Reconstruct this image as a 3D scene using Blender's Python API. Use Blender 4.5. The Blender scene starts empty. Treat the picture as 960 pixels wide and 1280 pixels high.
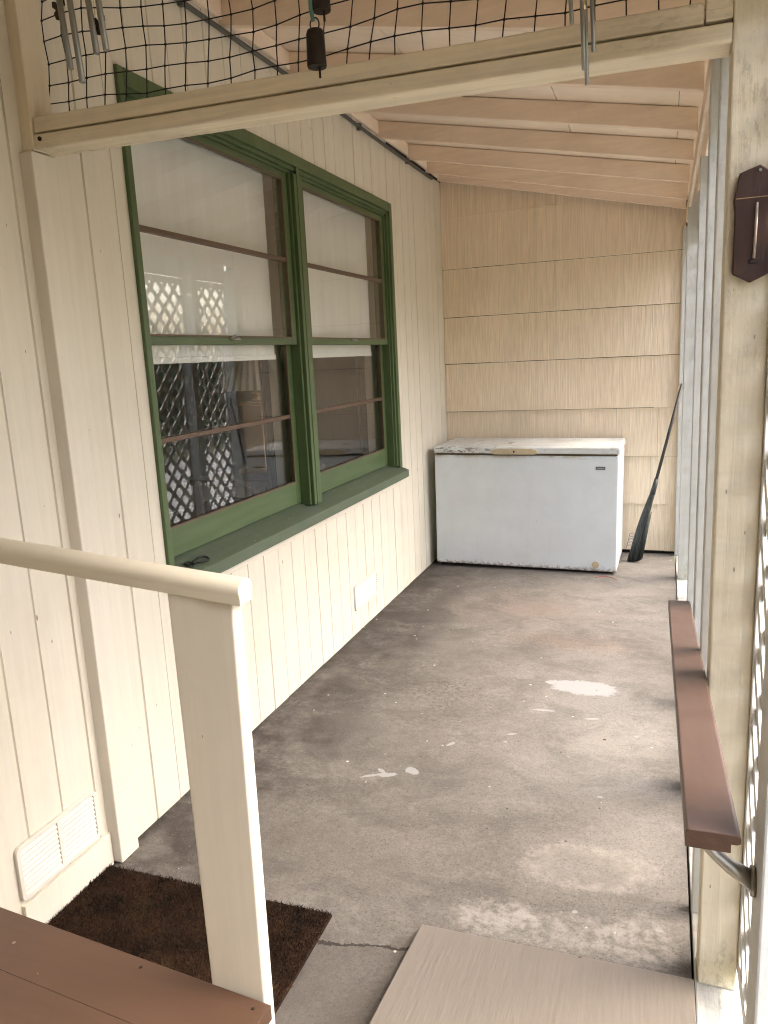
import bpy, math, random
from mathutils import Vector, Matrix, noise as mnoise
R_ = math.radians
random.seed(7)
sc = bpy.context.scene
COL = sc.collection

# ------------------------------------------------------------------ helpers
def wloc(o):
    v = Vector((0, 0, 0))
    while o is not None:
        v += o.location; o = o.parent
    return v

class MB:
    def __init__(s): s.v = []; s.f = []; s.sm = []
    def quad(s, pts, smooth=False):
        b = len(s.v); s.v += [tuple(p) for p in pts]; s.f.append(tuple(range(b, b+len(pts)))); s.sm.append(smooth)
    def box(s, x0, x1, y0, y1, z0, z1):
        b = len(s.v)
        s.v += [(x, y, z) for z in (z0, z1) for y in (y0, y1) for x in (x0, x1)]
        for q in ((0,2,3,1),(4,5,7,6),(0,1,5,4),(1,3,7,5),(3,2,6,7),(2,0,4,6)):
            s.f.append(tuple(b+i for i in q)); s.sm.append(False)
        return s
    def hexa(s, bottom, top):
        b = len(s.v); s.v += [tuple(p) for p in bottom] + [tuple(p) for p in top]
        for q in ((3,2,1,0),(4,5,6,7),(0,1,5,4),(1,2,6,5),(2,3,7,6),(3,0,4,7)):
            s.f.append(tuple(b+i for i in q)); s.sm.append(False)
        return s
    def beam(s, p0, p1, w, h, up=(0, 0, 1)):
        p0 = Vector(p0); p1 = Vector(p1); d = (p1-p0).normalized()
        sd = d.cross(Vector(up)).normalized(); u = sd.cross(d).normalized()
        c = [sd*(-w/2)+u*(-h/2), sd*(w/2)+u*(-h/2), sd*(w/2)+u*(h/2), sd*(-w/2)+u*(h/2)]
        return s.hexa([p0+k for k in c], [p1+k for k in c])
    def prism(s, poly0, poly1, smooth=False):
        n = len(poly0); b = len(s.v)
        s.v += [tuple(p) for p in poly0] + [tuple(p) for p in poly1]
        s.f.append(tuple(b+i for i in reversed(range(n)))); s.sm.append(False)
        s.f.append(tuple(b+n+i for i in range(n))); s.sm.append(False)
        for i in range(n):
            j = (i+1) % n
            s.f.append((b+i, b+j, b+n+j, b+n+i)); s.sm.append(smooth)
        return s
    def tube(s, pts, r, seg=8, caps=True):
        pts = [Vector(p) for p in pts]; n = len(pts)
        rs = r if isinstance(r, (list, tuple)) else [r]*n
        b = len(s.v); t0 = (pts[1]-pts[0]).normalized()
        ref = Vector((0, 0, 1)) if abs(t0.z) < .9 else Vector((1, 0, 0))
        for i, p in enumerate(pts):
            t = (pts[min(i+1, n-1)]-pts[max(i-1, 0)]).normalized()
            a = t.cross(ref)
            if a.length < 1e-4: a = t.cross(Vector((0, 1, 0)))
            a.normalize(); c = t.cross(a)
            for k in range(seg):
                an = 2*math.pi*k/seg
                s.v.append(tuple(p + (a*math.cos(an)+c*math.sin(an))*rs[i]))
        for i in range(n-1):
            for k in range(seg):
                k2 = (k+1) % seg
                s.f.append((b+i*seg+k, b+i*seg+k2, b+(i+1)*seg+k2, b+(i+1)*seg+k)); s.sm.append(True)
        if caps:
            s.f.append(tuple(b+k for k in reversed(range(seg)))); s.sm.append(False)
            s.f.append(tuple(b+(n-1)*seg+k for k in range(seg))); s.sm.append(False)
        return s
    def lathe(s, prof, c=(0, 0, 0), seg=24, wav=None):
        b = len(s.v); n = len(prof)
        for (r, z) in prof:
            for k in range(seg):
                an = 2*math.pi*k/seg; rr = r*(wav(k) if wav else 1)
                s.v.append((c[0]+rr*math.cos(an), c[1]+rr*math.sin(an), c[2]+z))
        for i in range(n-1):
            for k in range(seg):
                k2 = (k+1) % seg
                s.f.append((b+i*seg+k, b+i*seg+k2, b+(i+1)*seg+k2, b+(i+1)*seg+k)); s.sm.append(True)
        s.f.append(tuple(b+k for k in reversed(range(seg)))); s.sm.append(False)
        s.f.append(tuple(b+(n-1)*seg+k for k in range(seg))); s.sm.append(False)
        return s
    def torus(s, c, R, r, ax0, ax1, seg=20, sg=8, a0=0, a1=2*math.pi):
        ax0 = Vector(ax0); ax1 = Vector(ax1); c = Vector(c)
        return s.tube([c+ax0*R*math.cos(a0+(a1-a0)*i/seg)+ax1*R*math.sin(a0+(a1-a0)*i/seg) for i in range(seg+1)], r, sg)
    def build(s, name, mat, parent=None, bevel=0, seg=2, label=None, loc=None):
        """Vertices are given in world space (or in the thing's own space when loc is None and the parent is rotated)."""
        off = Vector((0, 0, 0))
        if loc is not None: off = Vector(loc)
        elif parent is not None and not parent.get('_local'): off = wloc(parent)
        me = bpy.data.meshes.new(name)
        me.from_pydata([(x-off.x, y-off.y, z-off.z) for x, y, z in s.v], [], s.f)
        for p, k in zip(me.polygons, s.sm): p.use_smooth = k
        me.materials.append(mat); me.update()
        o = bpy.data.objects.new(name, me); COL.objects.link(o)
        if loc is not None and parent is None: o.location = loc
        if parent is not None: o.parent = parent
        if parent is not None and parent.get('_local'): o['_local'] = 1
        if bevel:
            m = o.modifiers.new('bevel', 'BEVEL'); m.width = bevel; m.segments = seg
            m.limit_method = 'ANGLE'; m.angle_limit = R_(35)
        if label: o['label'] = label
        return o

def tag(o, label=None, cat=None, group=None, kind=None):
    if label: o['label'] = label
    if cat: o['category'] = cat
    if group: o['group'] = group
    if kind: o['kind'] = kind
    return o
def thing(name, label, cat, loc, group=None, local=False):
    o = bpy.data.objects.new(name, None); COL.objects.link(o); o.location = loc
    o.empty_display_size = .1
    if local: o['_local'] = 1
    return tag(o, label, cat, group)
def kids(o): return [c for c in bpy.data.objects if c.parent == o]
def copy_tree(o, parent=None):
    c = o.copy(); COL.objects.link(c)
    if parent is not None: c.parent = parent
    for k in kids(o): copy_tree(k, c)
    return c

# ------------------------------------------------------------------ materials
class G:
    def __init__(s, name):
        s.m = bpy.data.materials.new(name); s.m.use_nodes = True
        s.nt = s.m.node_tree; s.nt.nodes.clear()
        s.out = s.nt.nodes.new('ShaderNodeOutputMaterial')
        s.tc = s.nt.nodes.new('ShaderNodeTexCoord')
    def n(s, t, **k):
        nd = s.nt.nodes.new(t)
        for a, b in k.items(): setattr(nd, a, b)
        return nd
    def put(s, sock, val):
        if hasattr(val, 'is_output'): s.nt.links.new(val, sock)
        else: sock.default_value = val
    def math(s, op, a, b=0.0, c=0.0, clamp=False):
        nd = s.n('ShaderNodeMath', operation=op); nd.use_clamp = clamp
        s.put(nd.inputs[0], a); s.put(nd.inputs[1], b); s.put(nd.inputs[2], c)
        return nd.outputs[0]
    def mapv(s, scale=(1, 1, 1), loc=(0, 0, 0), rot=(0, 0, 0), vec=None):
        nd = s.n('ShaderNodeMapping'); s.put(nd.inputs[0], vec or s.tc.outputs['Object'])
        nd.inputs['Scale'].default_value = scale; nd.inputs['Location'].default_value = loc
        nd.inputs['Rotation'].default_value = rot
        return nd.outputs[0]
    def noise(s, scale, detail=4, rough=.55, vec=None, dist=0, col=False):
        nd = s.n('ShaderNodeTexNoise'); s.put(nd.inputs['Vector'], vec or s.tc.outputs['Object'])
        nd.inputs['Scale'].default_value = scale; nd.inputs['Detail'].default_value = detail
        nd.inputs['Roughness'].default_value = rough; nd.inputs['Distortion'].default_value = dist
        return nd.outputs['Color' if col else 'Fac']
    def ramp(s, fac, lo, hi, a=0.0, b=1.0):
        nd = s.n('ShaderNodeMapRange'); nd.clamp = True
        s.put(nd.inputs[0], fac); nd.inputs[1].default_value = lo; nd.inputs[2].default_value = hi
        s.put(nd.inputs[3], a); s.put(nd.inputs[4], b)
        return nd.outputs[0]
    def mix(s, fac, a, b, blend='MIX'):
        nd = s.n('ShaderNodeMix', data_type='RGBA', blend_type=blend)
        s.put(nd.inputs[0], fac)
        for i, q in ((6, a), (7, b)):
            if isinstance(q, tuple) and len(q) == 3: q = (*q, 1)
            s.put(nd.inputs[i], q)
        return nd.outputs[2]
    def vor(s, scale, vec=None, rnd=1.0):
        nd = s.n('ShaderNodeTexVoronoi'); s.put(nd.inputs['Vector'], vec or s.tc.outputs['Object'])
        nd.inputs['Scale'].default_value = scale; nd.inputs['Randomness'].default_value = rnd
        return nd.outputs['Distance'], nd.outputs['Color']
    def spots(s, scale, size, keep, vec=None):
        d, c = s.vor(scale, vec)
        sp = s.n('ShaderNodeSeparateColor'); s.put(sp.inputs[0], c)
        jit = s.math('MULTIPLY', sp.outputs[1], size)
        a = s.math('LESS_THAN', d, jit); b = s.math('GREATER_THAN', sp.outputs[0], 1-keep)
        return s.math('MULTIPLY', a, b)
    def bump(s, h, strength=.3, dist=.01, prev=None):
        nd = s.n('ShaderNodeBump'); s.put(nd.inputs['Height'], h)
        nd.inputs['Strength'].default_value = strength; nd.inputs['Distance'].default_value = dist
        if prev is not None: s.put(nd.inputs['Normal'], prev)
        return nd.outputs[0]
    def pbr(s, col, rough=.6, normal=None, metal=0.0, spec=.4, **k):
        nd = s.n('ShaderNodeBsdfPrincipled')
        if isinstance(col, tuple) and len(col) == 3: col = (*col, 1)
        s.put(nd.inputs['Base Color'], col); s.put(nd.inputs['Roughness'], rough)
        s.put(nd.inputs['Metallic'], metal); nd.inputs['Specular IOR Level'].default_value = spec
        if normal is not None: s.put(nd.inputs['Normal'], normal)
        for a, b in k.items(): s.put(nd.inputs[a.replace('_', ' ')], b)
        s.nt.links.new(nd.outputs[0], s.out.inputs[0])
        return s.m

def sc3(c, k): return tuple(min(1, x*k) for x in c)

def painted(name, base, axis='z', rough=.55, var=.10, grain=.25, dirt=(.30, .24, .17), dirt_amt=.25, nick=.25, gs=1.0, peel=0):
    """brush painted sawn wood: grain along one axis, blotchy dirt, small dark nicks"""
    g = G(name)
    sc_ = {'x': (1.6, 38, 38), 'y': (38, 1.6, 38), 'z': (38, 38, 1.6)}[axis]
    sc_ = tuple(k*gs for k in sc_)
    v = g.mapv(sc_)
    n1 = g.noise(1.0, 6, .62, v, .4)
    n2 = g.noise(2.3, 5, .6)
    n3 = g.noise(11, 4, .6)
    c = g.mix(g.ramp(n1, .3, .7), sc3(base, 1-var), sc3(base, 1+var*.5))
    c = g.mix(g.math('MULTIPLY', g.ramp(n2, .5, .78), dirt_amt), c, dirt)
    c = g.mix(g.math('MULTIPLY', g.ramp(n3, .55, .8), dirt_amt*.45), c, sc3(base, .62))
    sq = {'x': (.35, 1, 1), 'y': (1, .35, 1), 'z': (1, 1, .35)}[axis]
    vs = g.mapv(sq, vec=g.mapv())
    m = g.spots(17, .055, nick*.35, vs)
    c = g.mix(g.math('MULTIPLY', m, .75), c, (.10, .075, .05))
    m2 = g.spots(46, .10, nick*.22, vs)
    c = g.mix(g.math('MULTIPLY', m2, .6), c, (.13, .10, .07))
    if peel:
        pa = g.math('MULTIPLY', g.ramp(g.noise(3.2, 5, .65, vs), .48, .62), g.ramp(g.noise(70, 4, .75, vs), .50, .60))
        c = g.mix(g.math('MULTIPLY', pa, peel), c, (.17, .14, .10))
        pb = g.ramp(g.noise(1, 5, .7, g.mapv((7, 7, 34) if axis == 'z' else (7, 34, 34))), .52, .72)
        c = g.mix(g.math('MULTIPLY', pb, peel*.5), c, sc3(base, .62))
    h = g.math('ADD', n1, g.math('MULTIPLY', n3, .5))
    b = g.bump(h, grain, .006)
    return g.pbr(c, g.ramp(n2, .3, .7, rough-.06, rough+.1), b, spec=.35)

M = {}
M['wall'] = painted('house_paint', (.70, .658, .562), 'z', .6, .06, .16, (.50, .43, .33), .22, .10)
M['trim'] = painted('trim_paint', (.70, .66, .57), 'z', .52, .04, .16, (.5, .43, .33), .25, .14)
M['rafter'] = painted('rafter_paint', (.82, .685, .555), 'x', .62, .10, .22, (.42, .30, .22), .28, .16)
M['deck'] = painted('ceiling_paint', (.86, .745, .625), 'x', .6, .06, .15, (.5, .38, .28), .22, .05)
M['beam'] = painted('weathered_beam_paint', (.77, .69, .535), 'x', .6, .20, .35, (.36, .29, .19), .38, .25, peel=.35)
M['beamv'] = painted('weathered_stile_paint', (.74, .66, .51), 'z', .6, .10, .25, (.38, .31, .22), .3, .15)
M['post'] = painted('post_paint', (.70, .635, .49), 'z', .6, .10, .40, (.42, .34, .22), .5, .9, peel=.42)
M['white'] = painted('white_board_paint', (.58, .595, .575), 'z', .55, .09, .22, (.36, .34, .29), .40, .40, peel=.35)
M['lattice'] = painted('lattice_paint', (.62, .62, .59), 'z', .6, .08, .2, (.3, .29, .25), .3, .2)
M['handrail'] = painted('handrail_paint', (.73, .68, .55), 'x', .45, .05, .14, (.48, .41, .28), .3, .10)
M['hpost'] = painted('handrail_post_paint', (.77, .73, .62), 'z', .48, .04, .14, (.52, .45, .33), .22, .10)
M['sillplate'] = painted('worn_sill_paint', (.62, .62, .58), 'y', .7, .25, .5, (.12, .10, .08), .9, .9, peel=1.0)
M['vent'] = painted('vent_paint', (.68, .65, .58), 'y', .5, .03, .1, (.4, .36, .3), .3, .1)
M['jambw'] = painted('inside_jamb_paint', (.60, .56, .50), 'z', .5, .05, .1, (.3, .25, .2), .3, .1)

def green(name, axis):
    g = G(name)
    v = g.mapv({'y': (30, 2, 30), 'z': (30, 30, 2)}[axis])
    n1 = g.noise(1, 5, .6, v); n2 = g.noise(6, 5, .65)
    c = g.mix(g.ramp(n1, .3, .7), (.062, .098, .036), (.088, .135, .055))
    c = g.mix(g.math('MULTIPLY', g.ramp(n2, .55, .75), .4), c, (.12, .16, .10))
    return g.pbr(c, g.ramp(n2, .3, .7, .36, .5), g.bump(n1, .2, .004), spec=.45)
M['greeny'] = green('green_gloss_paint_across', 'y'); M['greenz'] = green('green_gloss_paint_upright', 'z')
def greensill():
    g = G('weathered_green_sill')
    n2 = g.noise(5, 6, .7); n1 = g.noise(1, 5, .6, g.mapv((30, 2, 30)))
    c = g.mix(g.ramp(n1, .3, .7), (.075, .105, .065), (.10, .135, .085))
    c = g.mix(g.ramp(n2, .45, .7, 0, .6), c, (.13, .14, .12))
    c = g.mix(g.math('MULTIPLY', g.spots(60, .3, .2), .5), c, (.3, .3, .27))
    return g.pbr(c, .6, g.bump(g.math('ADD', n1, n2), .25, .004))
M['sill'] = greensill()
def simple(name, col, rough=.5, metal=0.0, var=.12, scale=20, bump=.1, spec=.4):
    g = G(name); n = g.noise(scale, 5, .6)
    c = g.mix(n, sc3(col, 1-var), sc3(col, 1+var))
    return g.pbr(c, g.ramp(n, .3, .7, max(.05, rough-.07), rough+.07), g.bump(n, bump, .003), metal, spec)
M['muntin'] = simple('bare_brown_muntin', (.12, .075, .05), .5, 0, .3, 40, .2)
M['pipe'] = simple('grey_conduit_metal', (.10, .10, .09), .6, .3, .2, 30)
M['net'] = simple('black_net_cord', (.012, .011, .010), .7)
M['alu'] = simple('aluminium_tube', (.30, .30, .28), .4, .8, .1, 60, .05)
M['iron'] = simple('dark_rusty_iron', (.030, .021, .016), .6, .5, .4, 60, .3)
M['broomgray'] = simple('dark_grey_handle_metal', (.045, .045, .043), .5, .3)
M['prong'] = simple('pale_plastic_prong', (.30, .30, .29), .5)
M['gasket'] = simple('yellowed_rubber_gasket', (.085, .06, .035), .7, 0, .5, 30)
M['black'] = simple('black_enamel', (.012, .012, .012), .4, 0, .2)
M['teal'] = simple('teal_cord', (.10, .22, .19), .8)
M['leafbrown'] = simple('brown_metal_leaf', (.06, .042, .028), .6, .3, .4, 60)
M['bracket'] = simple('bracket_steel', (.36, .345, .31), .42, .75, .25, 40, .2)
M['brass'] = simple('polished_brass', (.65, .50, .28), .22, 1.0, .1)
M['wood'] = simple('varnished_oak', (.36, .23, .11), .4, 0, .2, 14)
M['shade'] = simple('cream_pleated_shade', (.88, .83, .72), .8)
M['cream_knob'] = simple('yellowed_plastic', (.50, .43, .29), .5, 0, .2, 30)
M['roomwall'] = simple('room_plaster', (.36, .335, .30), .8)
M['roomfloor'] = simple('room_carpet', (.10, .09, .08), .9)
M['table'] = simple('dark_table_wood', (.09, .055, .035), .35)
M['curtain'] = simple('dark_curtain_cloth', (.05, .045, .045), .9)
M['dish'] = simple('white_china', (.8, .79, .76), .2)
M['wire'] = simple('red_wire_plastic', (.30, .06, .045), .5)
M['gap'] = simple('dark_void_board', (.015, .013, .011), .9)

def brown(name, base, axis):
    g = G(name)
    v = g.mapv({'x': (2, 34, 34), 'y': (34, 2, 34)}[axis])
    n1 = g.noise(1, 5, .6, v); n2 = g.noise(4, 5, .6); n3 = g.noise(26, 4, .7)
    c = g.mix(g.ramp(n1, .3, .7), sc3(base, .93), sc3(base, 1.06))
    c = g.mix(g.ramp(n2, .48, .75, 0, .35), c, sc3(base, 1.35))
    c = g.mix(g.math('MULTIPLY', g.spots(24, .12, .12), .7), c, (.30, .24, .19))
    c = g.mix(g.math('MULTIPLY', g.ramp(n3, .6, .75), .15), c, sc3(base, .6))
    return g.pbr(c, g.ramp(n2, .3, .7, .36, .52), g.bump(n1, .18, .004), spec=.45)
M['brownrail'] = brown('brown_rail_paint', (.100, .064, .052), 'y')
M['brownslab'] = brown('brown_landing_paint', (.080, .044, .028), 'x')
M['rawend'] = simple('bare_wood_end_grain', (.060, .030, .016), .75, 0, .35, 60, .4)

def blind():
    g = G('white_blind_fabric'); n = g.noise(1, 4, .6, g.mapv((3, 9, 1.2)))
    d = g.n('ShaderNodeBsdfDiffuse'); g.put(d.inputs[0], g.mix(n, (.82, .83, .82), (.90, .90, .885)))
    t = g.n('ShaderNodeBsdfTranslucent'); t.inputs[0].default_value = (.8, .8, .78, 1)
    b = g.bump(n, .25, .02); g.put(d.inputs['Normal'], b)
    m = g.n('ShaderNodeMixShader'); m.inputs[0].default_value = .05
    g.nt.links.new(d.outputs[0], m.inputs[1]); g.nt.links.new(t.outputs[0], m.inputs[2])
    g.nt.links.new(m.outputs[0], g.out.inputs[0]); return g.m
M['blind'] = blind()
def glass():
    g = G('window_glass')
    geo = g.n('ShaderNodeNewGeometry')
    ior = g.ramp(geo.outputs['Backfacing'], 0, 1, 1.52, 1/1.52)
    n = g.noise(1.3, 2, .4, g.mapv((1, 1, .6)))
    fr = g.n('ShaderNodeFresnel'); g.put(fr.inputs['IOR'], ior)
    gl = g.n('ShaderNodeBsdfGlossy'); gl.inputs['Roughness'].default_value = 0.012
    g.put(gl.inputs['Normal'], g.bump(n, .06, .02))
    tr = g.n('ShaderNodeBsdfTransparent'); tr.inputs[0].default_value = (.985, .99, .985, 1)
    m = g.n('ShaderNodeMixShader'); g.put(m.inputs[0], fr.outputs[0])
    g.nt.links.new(tr.outputs[0], m.inputs[1]); g.nt.links.new(gl.outputs[0], m.inputs[2])
    g.nt.links.new(m.outputs[0], g.out.inputs[0]); return g.m
M['glass'] = glass()

def shingle():
    g = G('combed_shingle_paint')
    base = (.79, .675, .52)
    w = g.noise(1, 3, .5, g.mapv((95, 95, .12)))
    w2 = g.noise(1, 4, .6, g.mapv((30, 30, .15)))
    n2 = g.noise(2.0, 5, .6)
    c = g.mix(g.ramp(w, .35, .65), sc3(base, .90), sc3(base, 1.06))
    c = g.mix(g.ramp(w2, .5, .75, 0, .14), c, (.80, .70, .55))
    c = g.mix(g.ramp(n2, .5, .8, 0, .3), c, (.45, .345, .235))
    h = g.math('ADD', w, g.math('MULTIPLY', w2, .6))
    return g.pbr(c, .62, g.bump(h, .7, .006), spec=.3)
M['shingle'] = shingle()

def plywood():
    g = G('painted_plywood_ramp')
    base = (.200, .178, .155)
    v = g.mapv((34, 1.5, 20)); n1 = g.noise(1, 6, .65, v, .3); n2 = g.noise(3, 4, .6)
    n4 = g.noise(1, 3, .5, g.mapv((110, 3.2, 60)))
    c = g.mix(g.ramp(n1, .3, .7), sc3(base, .965), sc3(base, 1.03))
    c = g.mix(g.ramp(n4, .66, .76, 0, .28), c, sc3(base, .6))
    c = g.mix(g.ramp(n2, .5, .8, 0, .25), c, sc3(base, .8))
    c = g.mix(g.math('MULTIPLY', g.spots(9, .08, .4), .8), c, (.05, .04, .03))
    return g.pbr(c, .6, g.bump(g.math('ADD', n1, g.math('MULTIPLY', n4, .8)), .28, .006), spec=.3)
M['ply'] = plywood()

def freezer_mat(name, lid=False):
    g = G(name)
    n1 = g.noise(5, 5, .65); n2 = g.noise(40, 5, .7)
    c = g.mix(g.ramp(n1, .35, .75), (.66, .715, .755), (.59, .645, .685))
    sep = g.n('ShaderNodeSeparateXYZ'); g.put(sep.inputs[0], g.tc.outputs['Object'])
    z = sep.outputs[2]
    if lid:
        top = g.ramp(z, .898, .915)
        ch = g.ramp(g.noise(1, 5, .7, g.mapv((20, 20, 46))), .50, .56)
        edge = g.math('MULTIPLY', g.ramp(sep.outputs[0], .66, .40), g.ramp(z, .937, .925))
        end = g.math('MULTIPLY', g.ramp(sep.outputs[0], 1.22, 1.33, 0, .7), g.ramp(z, .940, .930))
        c = g.mix(g.math('MULTIPLY', g.math('MULTIPLY', ch, g.math('MAXIMUM', edge, end)), .92), c, (.10, .085, .075))
        c = g.mix(g.math('MULTIPLY', g.ramp(g.noise(4, 4, .6), .35, .65), .55), c, (.50, .485, .44))
        c = g.mix(g.math('MULTIPLY', g.math('MULTIPLY', g.ramp(n2, .60, .68), g.ramp(n1, .5, .6)), .7), c, (.20, .14, .09))
    else:
        low = g.ramp(z, .075, .015); hi = g.ramp(z, .84, .875)
        r = g.ramp(g.math('ADD', n2, g.math('MULTIPLY', low, .24)), .62, .68)
        c = g.mix(g.math('MULTIPLY', g.math('MULTIPLY', r, low), .9), c, (.20, .11, .045))
        c = g.mix(g.math('MULTIPLY', g.math('MULTIPLY', g.ramp(n1, .38, .55), hi), .9), c, (.30, .215, .10))
        c = g.mix(g.math('MULTIPLY', g.spots(9, .05, .35, g.mapv((1, 1, 1.9))), .7), c, (.16, .14, .12))
        st = g.noise(1, 4, .6, g.mapv((26, 26, 2)))
        c = g.mix(g.ramp(st, .58, .8, 0, .22), c, (.52, .50, .42))
        c = g.mix(g.ramp(g.noise(2.2, 3), .5, .75, 0, .3), c, (.60, .62, .58))
    return g.pbr(c, g.ramp(n1, .3, .7, .26, .42), g.bump(n1, .05, .01), spec=.5)
M['fz'] = freezer_mat('freezer_enamel'); M['fzlid'] = freezer_mat('freezer_lid_enamel', True)

def concrete():
    g = G('stained_concrete')
    P = g.tc.outputs['Object']
    big = g.noise(1.1, 6, .6, dist=.4); mid = g.noise(4.5, 6, .65, dist=.3); fine = g.noise(60, 5, .75); mic = g.noise(230, 3, .7)
    c = g.mix(g.ramp(big, .35, .65), (.185, .160, .139), (.275, .240, .208))
    c = g.mix(g.ramp(mid, .42, .7, 0, .6), c, (.325, .292, .258))
    c = g.mix(g.ramp(g.noise(2.6, 6, .7, dist=.8), .54, .70, 0, .55), c, (.150, .128, .112))
    c = g.mix(g.ramp(g.noise(15, 6, .75, dist=.5), .5, .68, 0, .45), c, (.135, .117, .102))
    c = g.mix(g.ramp(g.noise(21, 6, .75, g.mapv(loc=(4, 2, 0))), .55, .7, 0, .4), c, (.36, .33, .295))
    c = g.mix(g.ramp(fine, .35, .65, .0, .5), c, (.12, .104, .09))
    c = g.mix(g.ramp(mic, .55, .72, 0, .45), c, (.42, .39, .35))
    wob = g.noise(7, 5, .65, col=True)
    wv = g.n('ShaderNodeVectorMath', operation='SUBTRACT'); g.put(wv.inputs[0], wob); wv.inputs[1].default_value = (.5, .5, .5)
    def blob(cx, cy, rx, ry, rot=0, wamp=.05, soft=.08, fin=None, boxy=False):
        sv = g.n('ShaderNodeVectorMath', operation='SCALE'); g.put(sv.inputs[0], wv.outputs[0]); sv.inputs['Scale'].default_value = wamp
        ad = g.n('ShaderNodeVectorMath', operation='ADD'); g.put(ad.inputs[0], P); g.put(ad.inputs[1], sv.outputs[0])
        s2 = g.n('ShaderNodeVectorMath', operation='SUBTRACT'); g.put(s2.inputs[0], ad.outputs[0]); s2.inputs[1].default_value = (cx, cy, 0)
        rt = g.n('ShaderNodeVectorRotate', rotation_type='Z_AXIS'); g.put(rt.inputs['Vector'], s2.outputs[0]); rt.inputs['Angle'].default_value = -rot
        dv = g.n('ShaderNodeVectorMath', operation='DIVIDE'); g.put(dv.inputs[0], rt.outputs[0]); dv.inputs[1].default_value = (rx, ry, 10)
        ln = g.n('ShaderNodeVectorMath', operation='LENGTH'); g.put(ln.inputs[0], dv.outputs[0])
        d = ln.outputs['Value']
        if boxy:
            ab = g.n('ShaderNodeVectorMath', operation='ABSOLUTE'); g.put(ab.inputs[0], dv.outputs[0])
            sx = g.n('ShaderNodeSeparateXYZ'); g.put(sx.inputs[0], ab.outputs[0])
            d = g.math('MULTIPLY_ADD', g.math('MAXIMUM', sx.outputs[0], sx.outputs[1]), .75, g.math('MULTIPLY', d, .25))
        if fin: d = g.math('ADD', d, g.math('MULTIPLY', g.math('SUBTRACT', fine, .5), fin))
        return g.ramp(d, 1.0, 1.0-soft), d
    # damp dark areas along the house wall, reddish rust haze, pale area by the open side: dust plus painted-in daylight
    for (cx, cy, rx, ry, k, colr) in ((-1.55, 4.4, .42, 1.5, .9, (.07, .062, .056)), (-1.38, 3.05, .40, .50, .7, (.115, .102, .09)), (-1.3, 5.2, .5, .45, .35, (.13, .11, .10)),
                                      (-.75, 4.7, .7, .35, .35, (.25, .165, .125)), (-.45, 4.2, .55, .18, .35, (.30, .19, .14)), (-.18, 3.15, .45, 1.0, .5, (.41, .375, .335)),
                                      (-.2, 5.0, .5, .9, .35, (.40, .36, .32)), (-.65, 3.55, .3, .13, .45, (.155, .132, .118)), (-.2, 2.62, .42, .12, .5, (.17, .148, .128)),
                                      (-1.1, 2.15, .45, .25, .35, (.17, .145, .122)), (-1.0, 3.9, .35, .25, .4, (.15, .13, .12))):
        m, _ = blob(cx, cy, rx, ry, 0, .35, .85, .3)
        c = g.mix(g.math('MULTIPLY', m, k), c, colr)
    c = g.mix(1.0, c, (.755, .79, .82), 'MULTIPLY')
    mot = g.ramp(g.noise(3.1, 7, .72, g.mapv((1, 1.25, 1), loc=(6, 2, 0)), .5), .47, .62)
    c = g.mix(g.math('MULTIPLY', mot, .72), c, (.105, .096, .086))
    gx = g.n('ShaderNodeSeparateXYZ'); g.put(gx.inputs[0], P)
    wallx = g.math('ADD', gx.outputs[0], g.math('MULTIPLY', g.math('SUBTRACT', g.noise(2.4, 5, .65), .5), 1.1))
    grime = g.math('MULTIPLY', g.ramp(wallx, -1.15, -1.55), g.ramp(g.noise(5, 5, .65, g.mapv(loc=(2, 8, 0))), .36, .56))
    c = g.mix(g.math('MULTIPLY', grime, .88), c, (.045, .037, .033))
    seam = g.ramp(g.math('ADD', gx.outputs[0], g.math('MULTIPLY', g.math('SUBTRACT', g.noise(9, 5, .7), .5), .16)), -1.675, -1.71)
    c = g.mix(g.math('MULTIPLY', seam, .8), c, (.026, .023, .02))
    stip = g.math('MULTIPLY', g.ramp(g.noise(1.7, 5, .65, g.mapv(loc=(9, 1, 0))), .47, .6), g.ramp(g.noise(48, 4, .75), .47, .58))
    lz, _ = blob(-1.25, 3.9, .75, 1.9, -.1, .4, .6, .3)
    c = g.mix(g.math('MULTIPLY', g.math('MULTIPLY', stip, g.math('MULTIPLY_ADD', lz, .65, .35)), .75), c, (.066, .059, .053))
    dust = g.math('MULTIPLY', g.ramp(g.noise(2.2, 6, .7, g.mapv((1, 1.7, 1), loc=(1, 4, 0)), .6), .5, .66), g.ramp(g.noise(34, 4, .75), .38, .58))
    rz, _ = blob(-.30, 3.0, .62, 1.25, .1, .4, .7, .3)  # pale right-hand zone: part dust, part side light put into the colour
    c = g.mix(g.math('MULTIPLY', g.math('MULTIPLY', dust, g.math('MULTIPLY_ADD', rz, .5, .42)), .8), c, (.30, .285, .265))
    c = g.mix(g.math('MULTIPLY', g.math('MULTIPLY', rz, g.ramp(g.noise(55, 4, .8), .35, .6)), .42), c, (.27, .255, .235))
    gr = g.ramp(g.noise(120, 3, .8), .56, .66)
    c = g.mix(g.math('MULTIPLY', gr, .62), c, (.055, .048, .042))
    gr2 = g.ramp(g.noise(95, 3, .8, g.mapv(loc=(5, 5, 0))), .60, .70)
    c = g.mix(g.math('MULTIPLY', gr2, .4), c, (.36, .345, .32))
    rag = g.ramp(g.noise(26, 5, .75), .40, .60, .12, 1)
    # pale lime rings
    m, d = blob(-.2, 2.25, .22, .125, .1, .12, .5, .5)
    ring = g.math('MULTIPLY', g.ramp(d, 1.05, .86), g.ramp(d, .42, .72, .25, 1))
    c = g.mix(g.math('MULTIPLY', g.math('MULTIPLY', ring, rag), .50), c, (.34, .315, .285))
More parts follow.
